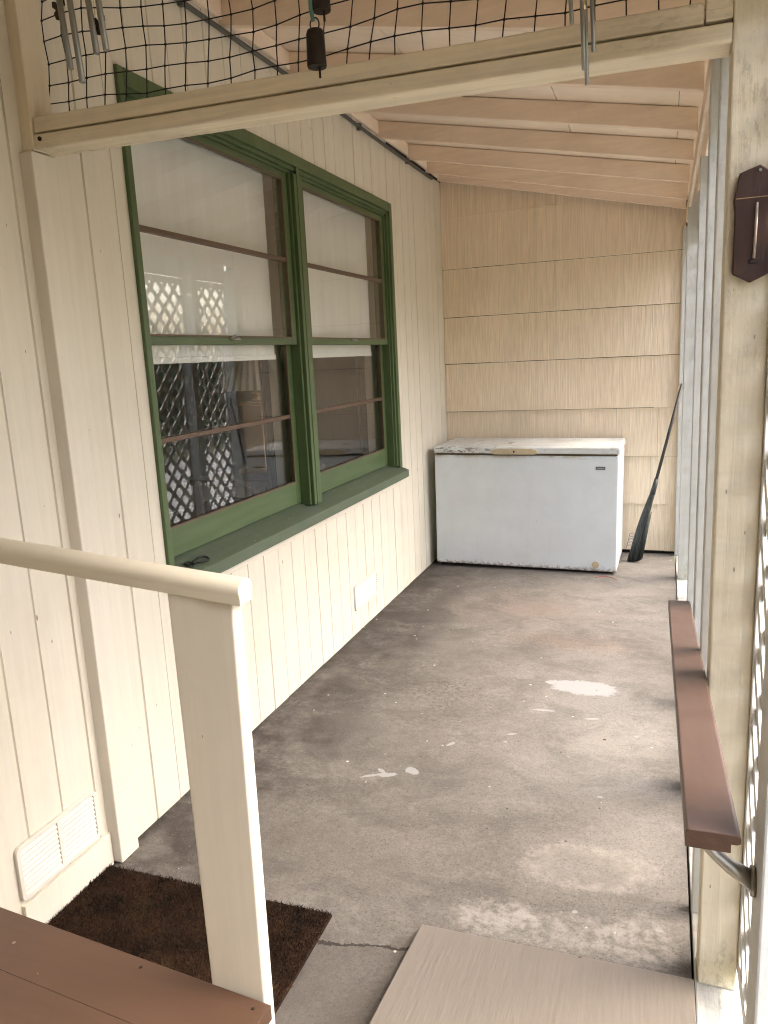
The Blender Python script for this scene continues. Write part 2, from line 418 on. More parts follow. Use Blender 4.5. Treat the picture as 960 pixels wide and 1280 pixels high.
    for (cx, cy, rx, ry) in ((-.28, 1.93, .30, .085), (-.02, 1.97, .12, .13), (-.42, 1.96, .13, .07)):
        m, d = blob(cx, cy, rx, ry, .12, .14, .4, .8)
        c = g.mix(g.math('MULTIPLY', g.math('MULTIPLY', m, rag), .62), c, (.37, .35, .32))
    # slab beyond the crack, and the crack itself
    sp = g.n('ShaderNodeSeparateXYZ'); g.put(sp.inputs[0], P); x, y = sp.outputs[0], sp.outputs[1]
    cn = g.noise(16, 4, .7); cy_ = g.math('ADD', g.math('MULTIPLY_ADD', x, .22, 1.895), g.math('MULTIPLY', g.math('SUBTRACT', cn, .5), .06))
    dy = g.math('SUBTRACT', y, cy_)
    near = g.ramp(dy, .0, -.012, 0, 1)
    inx = g.math('MULTIPLY', near, g.ramp(x, -.55, -.60))
    c = g.mix(g.math('MULTIPLY', inx, .42), c, (.085, .076, .068))
    crk = g.math('MULTIPLY', g.math('LESS_THAN', g.math('ABSOLUTE', dy), g.math('MULTIPLY', cn, .010)), g.math('LESS_THAN', x, -.60))
    hole, _ = blob(-.665, 1.765, .045, .030, .5, .05, .25)
    c = g.mix(g.math('MULTIPLY', hole, .5), c, (.10, .088, .076))
    c = g.mix(g.math('MULTIPLY', crk, .9), c, (.03, .026, .022))
    # spilt white paint
    W = (.31, .315, .315)
    for (cx, cy, rx, ry, rot, wa) in ((-.345, 3.60, .158, .075, -.05, .10), (-.50, 3.635, .035, .022, .4, .05), (-1.0, 2.605, .040, .013, .25, .05), (-1.055, 2.59, .06, .008, .55, .05), (-1.035, 2.625, .025, .01, -.6, .02),
                                      (-.918, 2.655, .036, .022, -.6, .05), (-.822, 2.905, .026, .009, .9, .04), (-.59, 3.05, .024, .007, .6, .04), (-.60, 2.98, .009, .006, 0, .02),
                                      (-.49, 3.315, .055, .010, .02, .012), (-.27, 3.28, .03, .009, .3, .02), (-.08, 3.16, .010, .006, 0, .01), (-.19, 2.66, .013, .007, .1, .01),
                                      (-.215, 2.03, .009, .007, .5, .01), (.02, 2.02, .013, .006, 0, .01), (-.73, 1.42, .016, .012, 0, 0)):
        m, _ = blob(cx, cy, rx, ry, rot, wa, .16, .75, rx > .15)
        c = g.mix(g.math('MULTIPLY', m, g.ramp(fine, .22, .45, .55, .95)), c, W)
    c = g.mix(g.math('MULTIPLY', g.spots(12, .085, .34), .9), c, (.50, .49, .46))
    c = g.mix(g.math('MULTIPLY', g.spots(17, .11, .12, g.mapv(loc=(3, 1, 0))), .9), c, (.45, .44, .40))
    c = g.mix(g.math('MULTIPLY', g.spots(9, .07, .3, g.mapv(loc=(.3, 5, 0))), .9), c, (.03, .027, .022))
    c = g.mix(g.math('MULTIPLY', g.spots(22, .11, .22, g.mapv(loc=(7, 5, 0))), .8), c, (.05, .04, .033))
    h = g.math('ADD', g.math('MULTIPLY', fine, .7), mic)
    h = g.math('SUBTRACT', h, g.math('MULTIPLY', crk, 3.0))
    return g.pbr(c, g.ramp(mid, .3, .7, .62, .85), g.bump(h, .35, .004), spec=.3)
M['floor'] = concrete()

def coir():
    g = G('coir_fibre'); n = g.noise(9, 4, .6); n2 = g.noise(150, 2)
    c = g.mix(g.ramp(n, .35, .65), (.010, .006, .004), (.034, .017, .009))
    c = g.mix(g.ramp(n2, .5, .8, 0, .6), c, (.085, .045, .022))
    c = g.mix(g.ramp(g.noise(5, 3), .6, .75, 0, .35), c, (.045, .05, .02))
    return g.pbr(c, .85, spec=.15)
M['coir'] = coir()
def bristle():
    g = G('dark_green_plastic_bristle'); n = g.noise(1, 4, .6, g.mapv((90, 90, 3)))
    c = g.mix(g.ramp(n, .3, .7), (.010, .014, .014), (.048, .058, .056)); return g.pbr(c, .5, g.bump(n, .4, .004))
M['bristle'] = bristle()
def leafm(name, a, b):
    g = G(name); oi = g.n('ShaderNodeNewGeometry'); n = g.noise(3, 3)
    c = g.mix(oi.outputs['Random Per Island'], a, b); c = g.mix(g.ramp(n, .4, .7, 0, .4), c, sc3(b, 1.2))
    return g.pbr(c, .55, spec=.3)
M['leafa'] = leafm('hedge_leaf', (.025, .05, .018), (.07, .11, .035)); M['leafb'] = leafm('tree_leaf', (.03, .06, .02), (.09, .13, .05))
M['bark'] = simple('tree_bark', (.12, .09, .065), .9, 0, .3, 12, .5)
M['grass'] = simple('lawn_ground', (.07, .085, .035), .95, 0, .35, 3)
M['drive'] = simple('pale_driveway_concrete', (.24, .235, .22), .85, 0, .12, 5)
def thermo_wood():
    g = G('dark_stained_board'); n = g.noise(1, 5, .6, g.mapv((60, 60, 8)))
    c = g.mix(n, (.022, .010, .007), (.070, .032, .022)); return g.pbr(c, .62, g.bump(n, .3, .003))
M['thermo'] = thermo_wood()
M['tubeglass'] = simple('thermometer_glass_tube', (.34, .27, .23), .2)
M['badge'] = simple('grey_badge_metal', (.10, .105, .11), .4, .4)
M['badge2'] = simple('badge_lettering_metal', (.34, .35, .35), .4, .4)

# ------------------------------------------------------------------ setting
XW = -1.715        # house wall plane
YB = 6.27          # far wall plane
def deck_z(x): return 2.66 + .2186*(.11-x)

m = MB(); N = 1
m.box(-1.80, .100, -2.2, 6.45, -.14, 0)
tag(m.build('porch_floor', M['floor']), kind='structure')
m = MB(); m.quad([(-150, -150, -.16), (150, -150, -.16), (150, 150, -.16), (-150, 150, -.16)])
tag(m.build('ground', M['grass']), kind='structure')
m = MB(); m.box(.9, 5.2, -14, 40, -.19, -.13)
tag(m.build('driveway', M['drive']), kind='structure')

# ---- house wall with grooved boards
hw = thing('house_wall', 'long cream wall of upright grooved boards with a green window in it', 'wall', (XW, 2.2, 0))
def groove_ys():
    ys = []
    y = 1.949
    while y > -2.2: ys.append(y); y -= .1415+.006*math.sin(y*7)
    for y in (2.092, 2.235, 2.376, 2.515, 2.62): ys.append(y)
    y = 2.736
    while y < 6.2: ys.append(y); y += .1405+.004*math.sin(y*9)
    return sorted(ys)
GY = groove_ys()
m = MB()
def siding(y0, y1, z0, z1):
    rb = random.Random(int((y0+3)*100)+int(z0*10))
    off = rb.uniform(-.0012, .0012); pts = [(y0, off)]
    for gy in GY:
        if y0+.01 < gy < y1-.01:
            w_ = rb.uniform(.0030, .0050); nx = rb.uniform(-.0014, .0014); e = rb.uniform(-.0012, .0012)
            pts += [(gy+e-w_, off), (gy+e-.0012, -.0065), (gy+e+.0012, -.0065), (gy+e+w_, nx)]; off = nx
    pts.append((y1, off))
    for (a, da), (b, db) in zip(pts, pts[1:]):
        m.quad([(XW+da, a, z0), (XW+da, a, z1), (XW+db, b, z1), (XW+db, b, z0)][::-1])
    m.box(XW-.10, XW-.012, y0, y1, z0, z1)
siding(-2.2, 2.32, .0, 3.2); siding(2.32, 5.005, .0, .85); siding(2.32, 5.005, 2.585, 3.2); siding(5.005, YB+.05, 0, 3.2)
m.build('siding', M['wall'], hw)
m = MB(); m.box(XW-.01, XW+.045, 1.835, 1.925, .006, 2.232); m.build('trim_post', M['trim'], hw, .004)
m = MB(); m.box(XW, XW+.014, 1.462, 1.832, .0, .118); m.build('baseboard', M['trim'], hw, .002)
m = MB(); m.box(XW+.0005, XW+.016, 2.33, 4.99, .762, .818); m.build('apron', M['wall'], hw, .003)
m = MB(); m.box(XW-.002, XW+.006, 5.0, YB, 2.955, 3.0); m.build('frieze_strip', M['gap'], hw)
def vent(y0, y1, z0, z1, n, bar):
    f = MB(); x = XW+.001; t = .011; w = .014; r = .02
    def rr(a0, a1, b0, b1, rad):
        p = []
        for cx, cz, s0 in ((a1-rad, b1-rad, 0), (a0+rad, b1-rad, 90), (a0+rad, b0+rad, 180), (a1-rad, b0+rad, 270)):
            for k in range(5):
                a = R_(s0+k*22.5); p.append((cx+rad*math.cos(a), cz+rad*math.sin(a)))
        return p
    o_ = rr(y0, y1, z0, z1, r); i_ = rr(y0+w, y1-w, z0+w, z1-w, r*.5); n_ = len(o_)
    b = len(f.v)
    for q, xx in ((o_, x), (o_, x+t), (i_, x+t), (i_, x)): f.v += [(xx, a, c) for a, c in q]
    for ring in range(3):
        for k in range(n_):
            k2 = (k+1) % n_
            f.f.append((b+ring*n_+k, b+ring*n_+k2, b+(ring+1)*n_+k2, b+(ring+1)*n_+k)); f.sm.append(False)
    if bar: f.box(x, x+t*.95, (y0+y1)/2-.007, (y0+y1)/2+.007, z0+w*.6, z1-w*.6)
    v = f.build('foundation_vent', M['vent'], hw, .0015)
    bk = MB(); bk.box(x-.0005, x+.0015, y0+w*.5, y1-w*.5, z0+w*.5, z1-w*.5); bk.build('backing', M['gap'], v)
    s = MB(); h = (z1-z0-2*w)/n
    for k in range(n):
        z = z0+w+h*k
        yy = [(y0+w*.7, y1-w*.7)] if not bar else [(y0+w*.7, (y0+y1)/2-.005), ((y0+y1)/2+.005, y1-w*.7)]
        for a, c in yy:
            s.hexa([(x+.010, a, z+.001), (x+.010, c, z+.001), (x+.0085, c, z-.002), (x+.0085, a, z-.002)],
                   [(x+.002, a, z+h*.80), (x+.002, c, z+h*.80), (x+.0005, c, z+h*.77), (x+.0005, a, z+h*.77)])
    s.build('louvre', M['vent'], v, 0)
    return v
v1 = vent(1.462, 1.795, .128, .300, 9, True); v1['label'] = 'white louvred vent with a centre bar beside the doormat'
v2 = vent(4.05, 4.43, .140, .298, 9, False); v2['label'] = 'white louvred vent low on the wall under the window'

# ---- double window
dw = thing('double_window', 'green framed pair of tall sash windows in the cream wall', 'window', (XW, 3.63, .85))
m = MB()
m.box(XW-.02, XW+.014, 2.300, 2.332, .875, 2.600); m.box(XW-.02, XW+.014, 4.970, 5.022, .875, 2.600)
m.box(XW-.02, XW+.014, 2.333, 4.969, 2.545, 2.600)
m.build('casing', M['greenz'], dw, .003)
m = MB()   # stepped jambs
for (a, b) in ((2.322, 2.3315), (4.944, 4.970)): m.box(XW-.10, XW-.0205 if a < 3 else XW+.002, a, b, .89, 2.545)
for (a, b) in ((4.928, 4.944),): m.box(XW-.10, XW-.012, a, b, .89, 2.545)
m.box(XW-.10, XW+.002, 2.335, 4.943, 2.527, 2.5445); m.box(XW-.10, XW-.012, 2.335, 4.927, 2.513, 2.5265)
m.build('jamb', M['greenz'], dw, .002)
m = MB()
m.box(XW-.10, XW+.010, 3.585, 3.675, .885, 2.512); m.box(XW-.10, XW-.008, 3.568, 3.5845, .885, 2.512); m.box(XW-.10, XW-.008, 3.6755, 3.692, .885, 2.512)
m.box(XW+.0085, XW+.014, 3.612, 3.648, .885, 2.544)
m.build('mullion', M['greenz'], dw, .0025)
m = MB()
m.hexa([(XW-.11, 2.302, .845), (XW+.055, 2.302, .803), (XW+.055, 5.035, .803), (XW-.11, 5.035, .845)],
       [(XW-.11, 2.302, .910), (XW+.055, 2.302, .853), (XW+.055, 5.035, .853), (XW-.11, 5.035, .910)])
m.build('sill', M['sill'], dw, .004)
def sash(name, x, y0, y1, z0, z1, sw, tr, br, muntz, lift):
    s = MB(); t = .034
    lw = .030 if y0 < 3 else sw
    s.box(x-t, x, y0, y0+lw, z0, z1); s.box(x-t, x, y1-sw, y1, z0, z1)
    s.box(x-t, x, y0+lw, y1-sw, z1-tr, z1); s.box(x-t, x, y0+lw, y1-sw, z0, z0+br)
    o = s.build(name, M['greeny'], dw, .0025)
    b = MB(); q = .007     # brown putty line round the glass
    a0, a1, b0, b1 = y0+lw, y1-sw, z0+br, z1-tr
    b.box(x-.012, x+.001, a0, a0+q, b0, b1); b.box(x-.012, x+.001, a1-q, a1, b0, b1)
    b.box(x-.012, x+.001, a0+q, a1-q, b0, b0+q); b.box(x-.012, x+.001, a0+q, a1-q, b1-q, b1)
    b.build('glazing_bead', M['muntin'], o)
    mu = MB(); mu.box(x-.026, x-.002, a0+.001, a1-.001, muntz-.010, muntz+.010); mu.build('muntin', M['muntin'], o, .003)
    g = MB(); g.box(x-.0155, x-.0125, a0-.004, a1+.004, b0-.004, b1+.004); g.build('pane', M['glass'], o)
    if lift:
        l = MB(); yc = (y0+y1)/2; zt = z0+br
        l.lathe([(.0, 0), (.026, 0), (.022, .008), (.010, .014), (.006, .018)], (x+.008, yc, zt-.012), 14)
        l.tube([(x+.006, yc-.03, zt-.006), (x+.012, yc, zt+.006), (x+.006, yc+.03, zt-.006)], .005, 6)
        l.build('sash_lock', M['bracket'], o)
    return o
for (a, b) in ((2.3325, 3.5675), (3.6925, 4.9275)):
    sash('upper_sash', XW-.022, a, b, 1.706, 2.5125, .048, .030, .031, 2.108, True)
    sash('lower_sash', XW-.060, a, b, .9015, 1.737, .048, .024, .112, 1.352, False)
m = MB()
for (a, b) in ((2.30, 2.318), (3.582, 3.60), (3.66, 3.678), (4.942, 4.96)): m.box(XW-.20, XW-.1005, a, b, .88, 2.55)
m.box(XW-.20, XW-.1005, 2.3185, 4.9415, 2.53, 2.55); m.box(XW-.22, XW-.1105, 2.30, 4.98, .865, .893)
m.build('inner_lining', M['jambw'], dw)
for i, (a, b, lb) in enumerate(((2.35, 3.495, 'white roller blind lowered half way behind the nearer sash window'), (3.72, 4.845, 'white roller blind lowered half way behind the farther sash window'))):
    t = thing('roller_blind', lb, 'blind', (XW-.112, (a+b)/2, 2.52), 'roller blinds in the window')
    f = MB(); n = 24
    for k in range(n):
        for j in range(6):
            y_ = lambda q: a+(b-a)*q/n
            z_ = lambda q: 1.648+(2.50-1.648)*q/6
            w_ = lambda q, z: XW-.112+.004*math.sin(q*.9+z*1.7+i)+.002*math.sin(q*2.3)
            f.quad([(w_(k, z_(j)), y_(k), z_(j)), (w_(k+1, z_(j)), y_(k+1), z_(j)), (w_(k+1, z_(j+1)), y_(k+1), z_(j+1)), (w_(k, z_(j+1)), y_(k), z_(j+1))], True)
    f.build('fabric', M['blind'], t)
    h = MB(); h.box(XW-.116, XW-.108, a, b, 1.638, 1.662); h.build('hem_bar', M['blind'], t, .003)
    h = MB(); h.tube([(XW-.135, a, 2.505), (XW-.135, b, 2.505)], .02, 12); h.build('roller', M['blind'], t)

# ---- the room behind the window
m = MB()
m.box(-5.2, -5.1, -.5, 8, .05, 2.7); m.box(-5.1, XW-.21, -.6, -.5, .05, 2.7); m.box(-5.1, XW-.21, 8, 8.1, .05, 2.7)
m.box(XW-.21, XW-.105, -.5, 2.299, .05, 2.7); m.box(XW-.21, XW-.105, 4.965, 8, .05, 2.7)
m.box(XW-.21, XW-.105, 2.30, 4.965, .05, .86); m.box(XW-.21, XW-.105, 2.30, 4.965, 2.555, 2.7)
tag(m.build('room_wall', M['roomwall']), kind='structure')
m = MB(); m.box(-5.2, XW-.105, -.6, 8.1, -.05, .049); tag(m.build('room_floor', M['roomfloor']), kind='structure')
m = MB(); m.box(-5.2, XW-.105, -.6, 8.1, 2.701, 2.8); tag(m.build('room_ceiling', M['roomwall']), kind='structure')
for i, (a, b, lb) in enumerate(((3.585, 3.66, 'narrow dark curtain gathered between the two sash windows'), (4.93, 5.12, 'narrow dark curtain hanging at the far end of the window'))):
    c = MB(); n = 28
    for k in range(n):
        X = lambda q: XW-.245+.018*math.sin(q*1.15+i)
        Y = lambda q: a+(b-a)*q/n
        c.quad([(X(k), Y(k), .35), (X(k+1), Y(k+1), .35), (X(k+1), Y(k+1), 2.56), (X(k), Y(k), 2.56)], True)
    o = c.build('curtain', M['curtain'], loc=(XW-.245, (a+b)/2, .35)); tag(o, lb, 'curtain', 'dark curtains in the room')
    sm = o.modifiers.new('thickness', 'SOLIDIFY'); sm.thickness = .003
LX, LY = -2.215, 3.965
st = thing('side_table', 'dark wooden side table under the lamp inside the window', 'table', (LX, LY, .05))
m = MB(); m.box(LX-.28, LX+.24, LY-.33, LY+.37, .965, 1.0); m.build('tabletop', M['table'], st, .004)
for x in (LX-.25, LX+.21):
    for y in (LY-.30, LY+.34):
        m = MB(); m.box(x-.02, x+.02, y-.02, y+.02, .05, .964); m.build('leg', M['table'], st)
tl = thing('table_lamp', 'table lamp with pleated cream shade and square oak column inside the window', 'lamp', (LX, LY, 1.001))
m = MB(); m.lathe([(.245, 0), (.125, .25)], (LX, LY, 1.480), 144, lambda k: 1+.03*(1 if k % 4 < 2 else -1))
m.f = m.f[:-2]; m.sm = m.sm[:-2]; shd = m.build('lamp_shade', M['shade'], tl)
q = shd.modifiers.new('thickness', 'SOLIDIFY'); q.thickness = .002
m = MB(); m.box(LX-.062, LX+.062, LY-.062, LY+.062, 1.03, 1.390); m.build('column', M['wood'], tl, .006)
m = MB(); m.box(LX-.10, LX+.10, LY-.10, LY+.10, 1.002, 1.03); m.build('plinth', M['wood'], tl, .005)
m = MB(); m.box(LX-.08, LX+.08, LY-.08, LY+.08, 1.390, 1.408); m.build('cap', M['wood'], tl, .005)
m = MB(); m.lathe([(.03, 0), (.034, .012), (.014, .022), (.024, .036), (.03, .05), (.016, .062), (.012, .1), (.006, .11), (.005, .33)], (LX, LY, 1.408), 20); m.build('neck', M['brass'], tl)
m = MB(); m.lathe([(.03, 0), (.055, .012), (.06, .02), (.05, .018), (.0, .008)], (LX+.17, LY-.13, 1.0015), 20)
tag(m.build('dish', M['dish'], loc=(LX+.17, LY-.13, 1.0015)), 'small white dish on the table below the lamp', 'dish')

# ---- far wall of wide shingles
sw = thing('shingle_wall', 'tan end wall of wide combed shingles behind the freezer', 'wall', (-.8, YB, 0))
m = MB(); edges = [.028, .403, .777, 1.152, 1.543, 1.915, 2.292, 2.95]
random.seed(3)
for r in range(7):
    z0, z1 = edges[r], edges[r+1]-(.0040 if r < 6 else -.03)
    tops = lambda x: min(z1, deck_z(x)-.085)
    x = XW+.003; cuts = [x]
    while x < .115:
        x += random.uniform(.19, .52); cuts.append(min(x, .118))
    for a, b in zip(cuts, cuts[1:]):
        if b-a < .02: continue
        dz = random.uniform(-.0015, .0015); g_ = random.choice((.0, .0, .0, .0003, .0004, .0012))
        a2, b2 = a+g_, b-g_
        yb0 = YB-.021+random.uniform(-.001, .001); yt = YB-.002
        ta, tb = (tops(a2), tops(b2)) if r == 6 else (z1, z1)
        m.hexa([(a2, yb0, z0+dz), (b2, yb0, z0+dz), (b2, YB+.002, z0+dz), (a2, YB+.002, z0+dz)],
               [(a2, yt, ta), (b2, yt, tb), (b2, YB+.002, tb), (a2, YB+.002, ta)])
m.build('shingles', M['shingle'], sw)
m = MB(); m.hexa([(XW, YB+.0025, 0), (.20, YB+.0025, 0), (.20, YB+.09, 0), (XW, YB+.09, 0)], [(XW, YB+.0025, deck_z(XW)), (.20, YB+.0025, deck_z(.2)), (.20, YB+.09, deck_z(.2)), (XW, YB+.09, deck_z(XW))])
m.build('sheathing', M['gap'], sw)
m = MB(); m.beam((XW+.03, YB-.0115, 2.676), (-.79, YB-.0115, 2.694), .006, .008); m.build('ridge_strip', M['shingle'], sw)

# ---- roof
rf = thing('porch_roof', 'sloping porch roof of pinkish painted boards on exposed rafters', 'roof', (-.8, 2.2, 2.6))
m = MB(); y = -2.2
random.seed(11)
xa, xb = XW-.1, .42
bx = [xa, -1.12, -.52, .03, xb]
for k in range(len(bx)-1):
    a, b = bx[k]+.0015, bx[k+1]-.0015
    m.hexa([(a, -2.2, deck_z(a)), (b, -2.2, deck_z(b)), (b, YB+.12, deck_z(b)), (a, YB+.12, deck_z(a))],
           [(a, -2.2, deck_z(a)+.02), (b, -2.2, deck_z(b)+.02), (b, YB+.12, deck_z(b)+.02), (a, YB+.12, deck_z(a)+.02)])
m.build('roof_deck', M['deck'], rf)
m = MB(); m.hexa([(xa, -2.25, deck_z(xa)+.021), (xb+.02, -2.25, deck_z(xb)+.021), (xb+.02, YB+.15, deck_z(xb)+.021), (xa, YB+.15, deck_z(xa)+.021)],
                 [(xa, -2.25, deck_z(xa)+.04), (xb+.02, -2.25, deck_z(xb)+.04), (xb+.02, YB+.15, deck_z(xb)+.04), (xa, YB+.15, deck_z(xa)+.04)])
m.build('roofing', M['gap'], rf)
ry = [3.41-.605*k for k in range(1, 10)] + [3.41, 4.02, 4.625, 5.225, 5.80, 6.185]
for yr in ry:
    skew = .20*max(0, min(1, (6.1-yr)/.9)) if yr > 2 else .2
    p0 = (XW-.0, yr+skew, deck_z(XW)-.052); p1 = (.114, yr, deck_z(.114)-.052)
    d = (deck_z(.114)-deck_z(XW))
    w = .038; h = .098
    m = MB()
    A = [(p0[0], p0[1]-.0, p0[2]-h/2), (p1[0], p1[1], p1[2]-h/2), (p1[0], p1[1]+w, p1[2]-h/2), (p0[0], p0[1]+w, p0[2]-h/2)]
    m.hexa(A, [(a, b, c+h) for a, b, c in A])
    m.build('rafter', M['rafter'], rf, .004)
ys = sorted((yr, .20*max(0, min(1, (6.1-yr)/.9)) if yr > 2 else .2) for yr in ry)
for (a, sa), (b, sb) in zip(ys, ys[1:]):
    y0 = a+sa+.041; y1 = b+sb-.003
    if y1-y0 < .1: continue
    m = MB(); m.box(XW+.0005, XW+.020, y0, y1, 2.972, deck_z(XW)-.008); m.build('blocking', M['deck'], rf, .002)
m = MB(); m.box(.1145, .130, 1.95, YB-.02, 2.468, 2.556); m.build('plate_board', M['rafter'], rf, .003)
m = MB(); m.box(.131, .168, -2.2, YB, 2.560, 2.600); m.build('top_plate', M['rafter'], rf, .003)

cd = thing('conduit_pipe', 'thin dark grey conduit pipe along the top of the cream wall', 'pipe', (XW+.014, 4.0, 2.935))
m = MB(); m.tube([(XW+.015, y, 2.938+.004*math.sin(y*2)) for y in [i*.2-1 for i in range(37)] if y < 6.2], .0105, 10); m.build('tube', M['pipe'], cd)
for y in (2.0, 2.72, 3.62, 4.5, 5.4):
    m = MB(); m.box(XW+.001, XW+.028, y-.012, y+.012, 2.920, 2.957); m.build('clip', M['pipe'], cd, .004)

# ---- netted frame across the porch
fr = thing('screen_frame', 'weathered beige timber frame across the porch with black netting in it', 'frame', (-.8, 1.84, 2.2))
FY0, FY1 = 1.852, 1.942
m = MB(); m.box(-1.672, .1125, FY0, FY1, 2.224, 2.262); lr = m.build('lower_rail', M['beam'], fr, .004)
for v in lr.data.vertices: v.co.z += .014*(-.78-(v.co.x+fr.location.x))/.9 if True else 0
m = MB(); m.box(-1.6705, .058, FY0+.004, FY1-.002, 2.2675, 2.308); ur = m.build('upper_rail', M['beam'], fr, .004)
for v in ur.data.vertices: v.co.z += .014*(-.78-(v.co.x+fr.location.x))/.9
m = MB(); m.box(.061, .1125, FY0+.002, FY1, 2.256, 2.32); m.build('end_block', M['beam'], fr, .003)
m = MB(); m.box(XW+.001, -1.674, FY0, FY1, 2.236, 3.0); m.build('stile', M['beamv'], fr, .003)
m = MB(); m.tube([(-1.649, FY0+.0015, 2.262), (-1.649, FY0-.003, 2.262)], .006, 10); m.build('bolt', M['iron'], fr)
m = MB(); random.seed(5)
NX, NZ = 28, 15
def netp(i, j):
    x = -1.69+i*.066; z = 2.262+j*.0525+.022*math.sin(i*.42+1)*(.3+.1*j)
    q = mnoise.noise_vector(Vector((i*.37, j*.41, 2.2)))
    return Vector((x+q.x*.016+.004*j, FY1+.004+q.y*.003, z+q.z*.014))
cz = lambda p: Vector((p.x, p.y, max(2.24, min(p.z, deck_z(p.x)-.002))))
for j in range(NZ):
    m.tube([cz(netp(i, j)) for i in range(NX)], .0017, 5)
for i in range(NX):
    m.tube([cz(netp(i, j)) for j in range(NZ)], .0017, 5)
for i in range(NX):
    for j in range(NZ):
        p = cz(netp(i, j)); m.lathe([(.0005, -.004), (.0037, -.0015), (.0037, .0015), (.0005, .004)], p, 6)
m.build('netting', M['net'], fr)

# ---- posts, battens, lattice at the open side
def post(lb, x0, x1, y0, y1, z0, z1, mat, name='porch_post'):
    m = MB(); m.box(x0, x1, y0, y1, z0, z1)
    return tag(m.build(name, M[mat], bevel=.004, loc=((x0+x1)/2, (y0+y1)/2, z0)), lb, 'post')
post('thick cream post carrying the dark thermometer board', .113, .203, 1.850, 1.940, .0045, 2.5595, 'post')
post('pale grey white post second along the open side, behind the thermometer post', .113, .203, 2.765, 2.855, .0045, 2.5595, 'white')
post('pale post farthest along the open side, near the broom', .113, .203, 5.555, 5.645, .0045, 2.5595, 'white')
post('bluish white post at the right edge of the photo, nearest the camera', .142, .232, 1.062, 1.152, -.15, 2.5595, 'white')
for lb, x0, y0, z1 in (('narrow white batten fixed directly behind the thermometer post', .105, 2.115, 2.5595), ('short white batten ending below the roof plate, behind the second post', .113, 3.53, 2.345), ('white corner batten against the tan shingle wall', .098, 6.208, 2.44)):
    post(lb, x0, x0+.088, y0, y0+.038, .0045, z1, 'white', 'batten')
spn = thing('sill_plate', 'worn white sill timber on the porch edge under the posts', 'timber', (.16, 3.5, -.14))
m = MB(); m.box(.106, .212, 1.154, 6.265, -.139, .004); m.box(.106, .140, .3, 1.152, -.139, .004); m.build('timber', M['sillplate'], spn, .005)
def lattice(lb, y0, y1, z0, z1):
    t = thing('lattice_panel', lb, 'lattice', (.215, (y0+y1)/2, z0), 'white lattice panels on the open side')
    pitch = .105*math.sqrt(2); wl = .037
    for sgn, x in ((1, .2105), (-1, .2175)):
        m = MB(); k = -40
        for k in range(-60, 60):
            c = k*pitch
            # line z = z0 + sgn*(y-y0) + c
            pts = []
            for y in (y0, y1):
                z = z0+sgn*(y-y0)+c
                if z0 <= z <= z1: pts.append((y, z))
            for z in (z0, z1):
                y = y0+sgn*(z-z0-c)
                if y0 < y < y1: pts.append((y, z))
            if len(pts) < 2: continue
            pts = sorted(pts)[0], sorted(pts)[-1]
            if (Vector(pts[0])-Vector(pts[1])).length < .06: continue
            m.beam((x, *pts[0]), (x, *pts[1]), wl, .0062, (1, 0, 0))
        m.build('lath_layer', M['lattice'], t)
    f = MB()
    f.box(.2045, .2255, y0-.012, y1+.012, z1-.02, z1+.03); f.box(.2045, .2255, y0-.012, y1+.012, z0-.03, z0+.02)
    f.box(.2042, .2258, y0-.012, y0+.026, z0+.0205, z1-.0205); f.box(.2042, .2258, y1-.026, y1+.012, z0+.0205, z1-.0205)
    f.build('frame', M['lattice'], t, .002)
    return t
lattice('white diagonal lattice panel between the nearest post and the thermometer post', 1.17, 1.86, .085, 2.30)
lattice('white diagonal lattice panel between the thermometer post and the second post', 1.93, 2.78, .085, 2.30)
lattice('longest white diagonal lattice panel, in the middle of the open side', 2.84, 5.57, .085, 2.30)
lattice('white diagonal lattice panel next to the shingle wall', 5.63, 6.243, .085, 2.30)
m = MB(); m.box(.2065, .2255, 1.16, 6.26, 2.336, 2.559); tag(m.build('header_board', M['white'], bevel=.003, loc=(.216, 3.6, 2.336)), 'long white header board above the lattice panels under the roof edge', 'board')

# ---- sloping brown rail
br = thing('grip_rail', 'flat brown painted rail sloping down beside the ramp on the right', 'handrail', (.09, 2.3, .66))
z_at = lambda y: .935-.1245*(y-1.075)
sec = [(.042, -.028), (.042, -.003), (.045, 0), (.111, 0), (.116, -.004), (.116, -.011), (.111, -.014), (.103, -.014), (.103, -.028)]
m = MB(); m.prism([(x, 1.075, z_at(1.075)+z) for x, z in sec], [(x-.0135, 2.84, z_at(2.84)+z) for x, z in sec])
m.build('rail', M['brownrail'], br, .0015)
m = MB(); m.prism([(.042+(x-.042)*.99+.0004, 1.0738, z_at(1.075)+z*.98-.0004) for x, z in sec], [(.042+(x-.042)*.99+.0004, 1.0746, z_at(1.075)+z*.98-.0004) for x, z in sec]); m.build('end_grain', M['rawend'], br)
def brk(y, xf):
    z = z_at(y)-.028; m = MB()
    m.tube([(.068, y, z-.002), (.071, y, z-.012), (.086, y, z-.030), (.108, y, z-.048), (xf-.002, y, z-.066)], [.010, .010, .0095, .011, .015], 12)
    m.box(.053, .084, y-.022, y+.022, z-.005, z-.0005)
    m.tube([(xf-.007, y, z-.066), (xf-.0005, y, z-.066)], .022, 18)
    m.build('bracket', M['bracket'], br)
brk(1.122, .142); brk(1.915, .113); brk(2.80, .113)

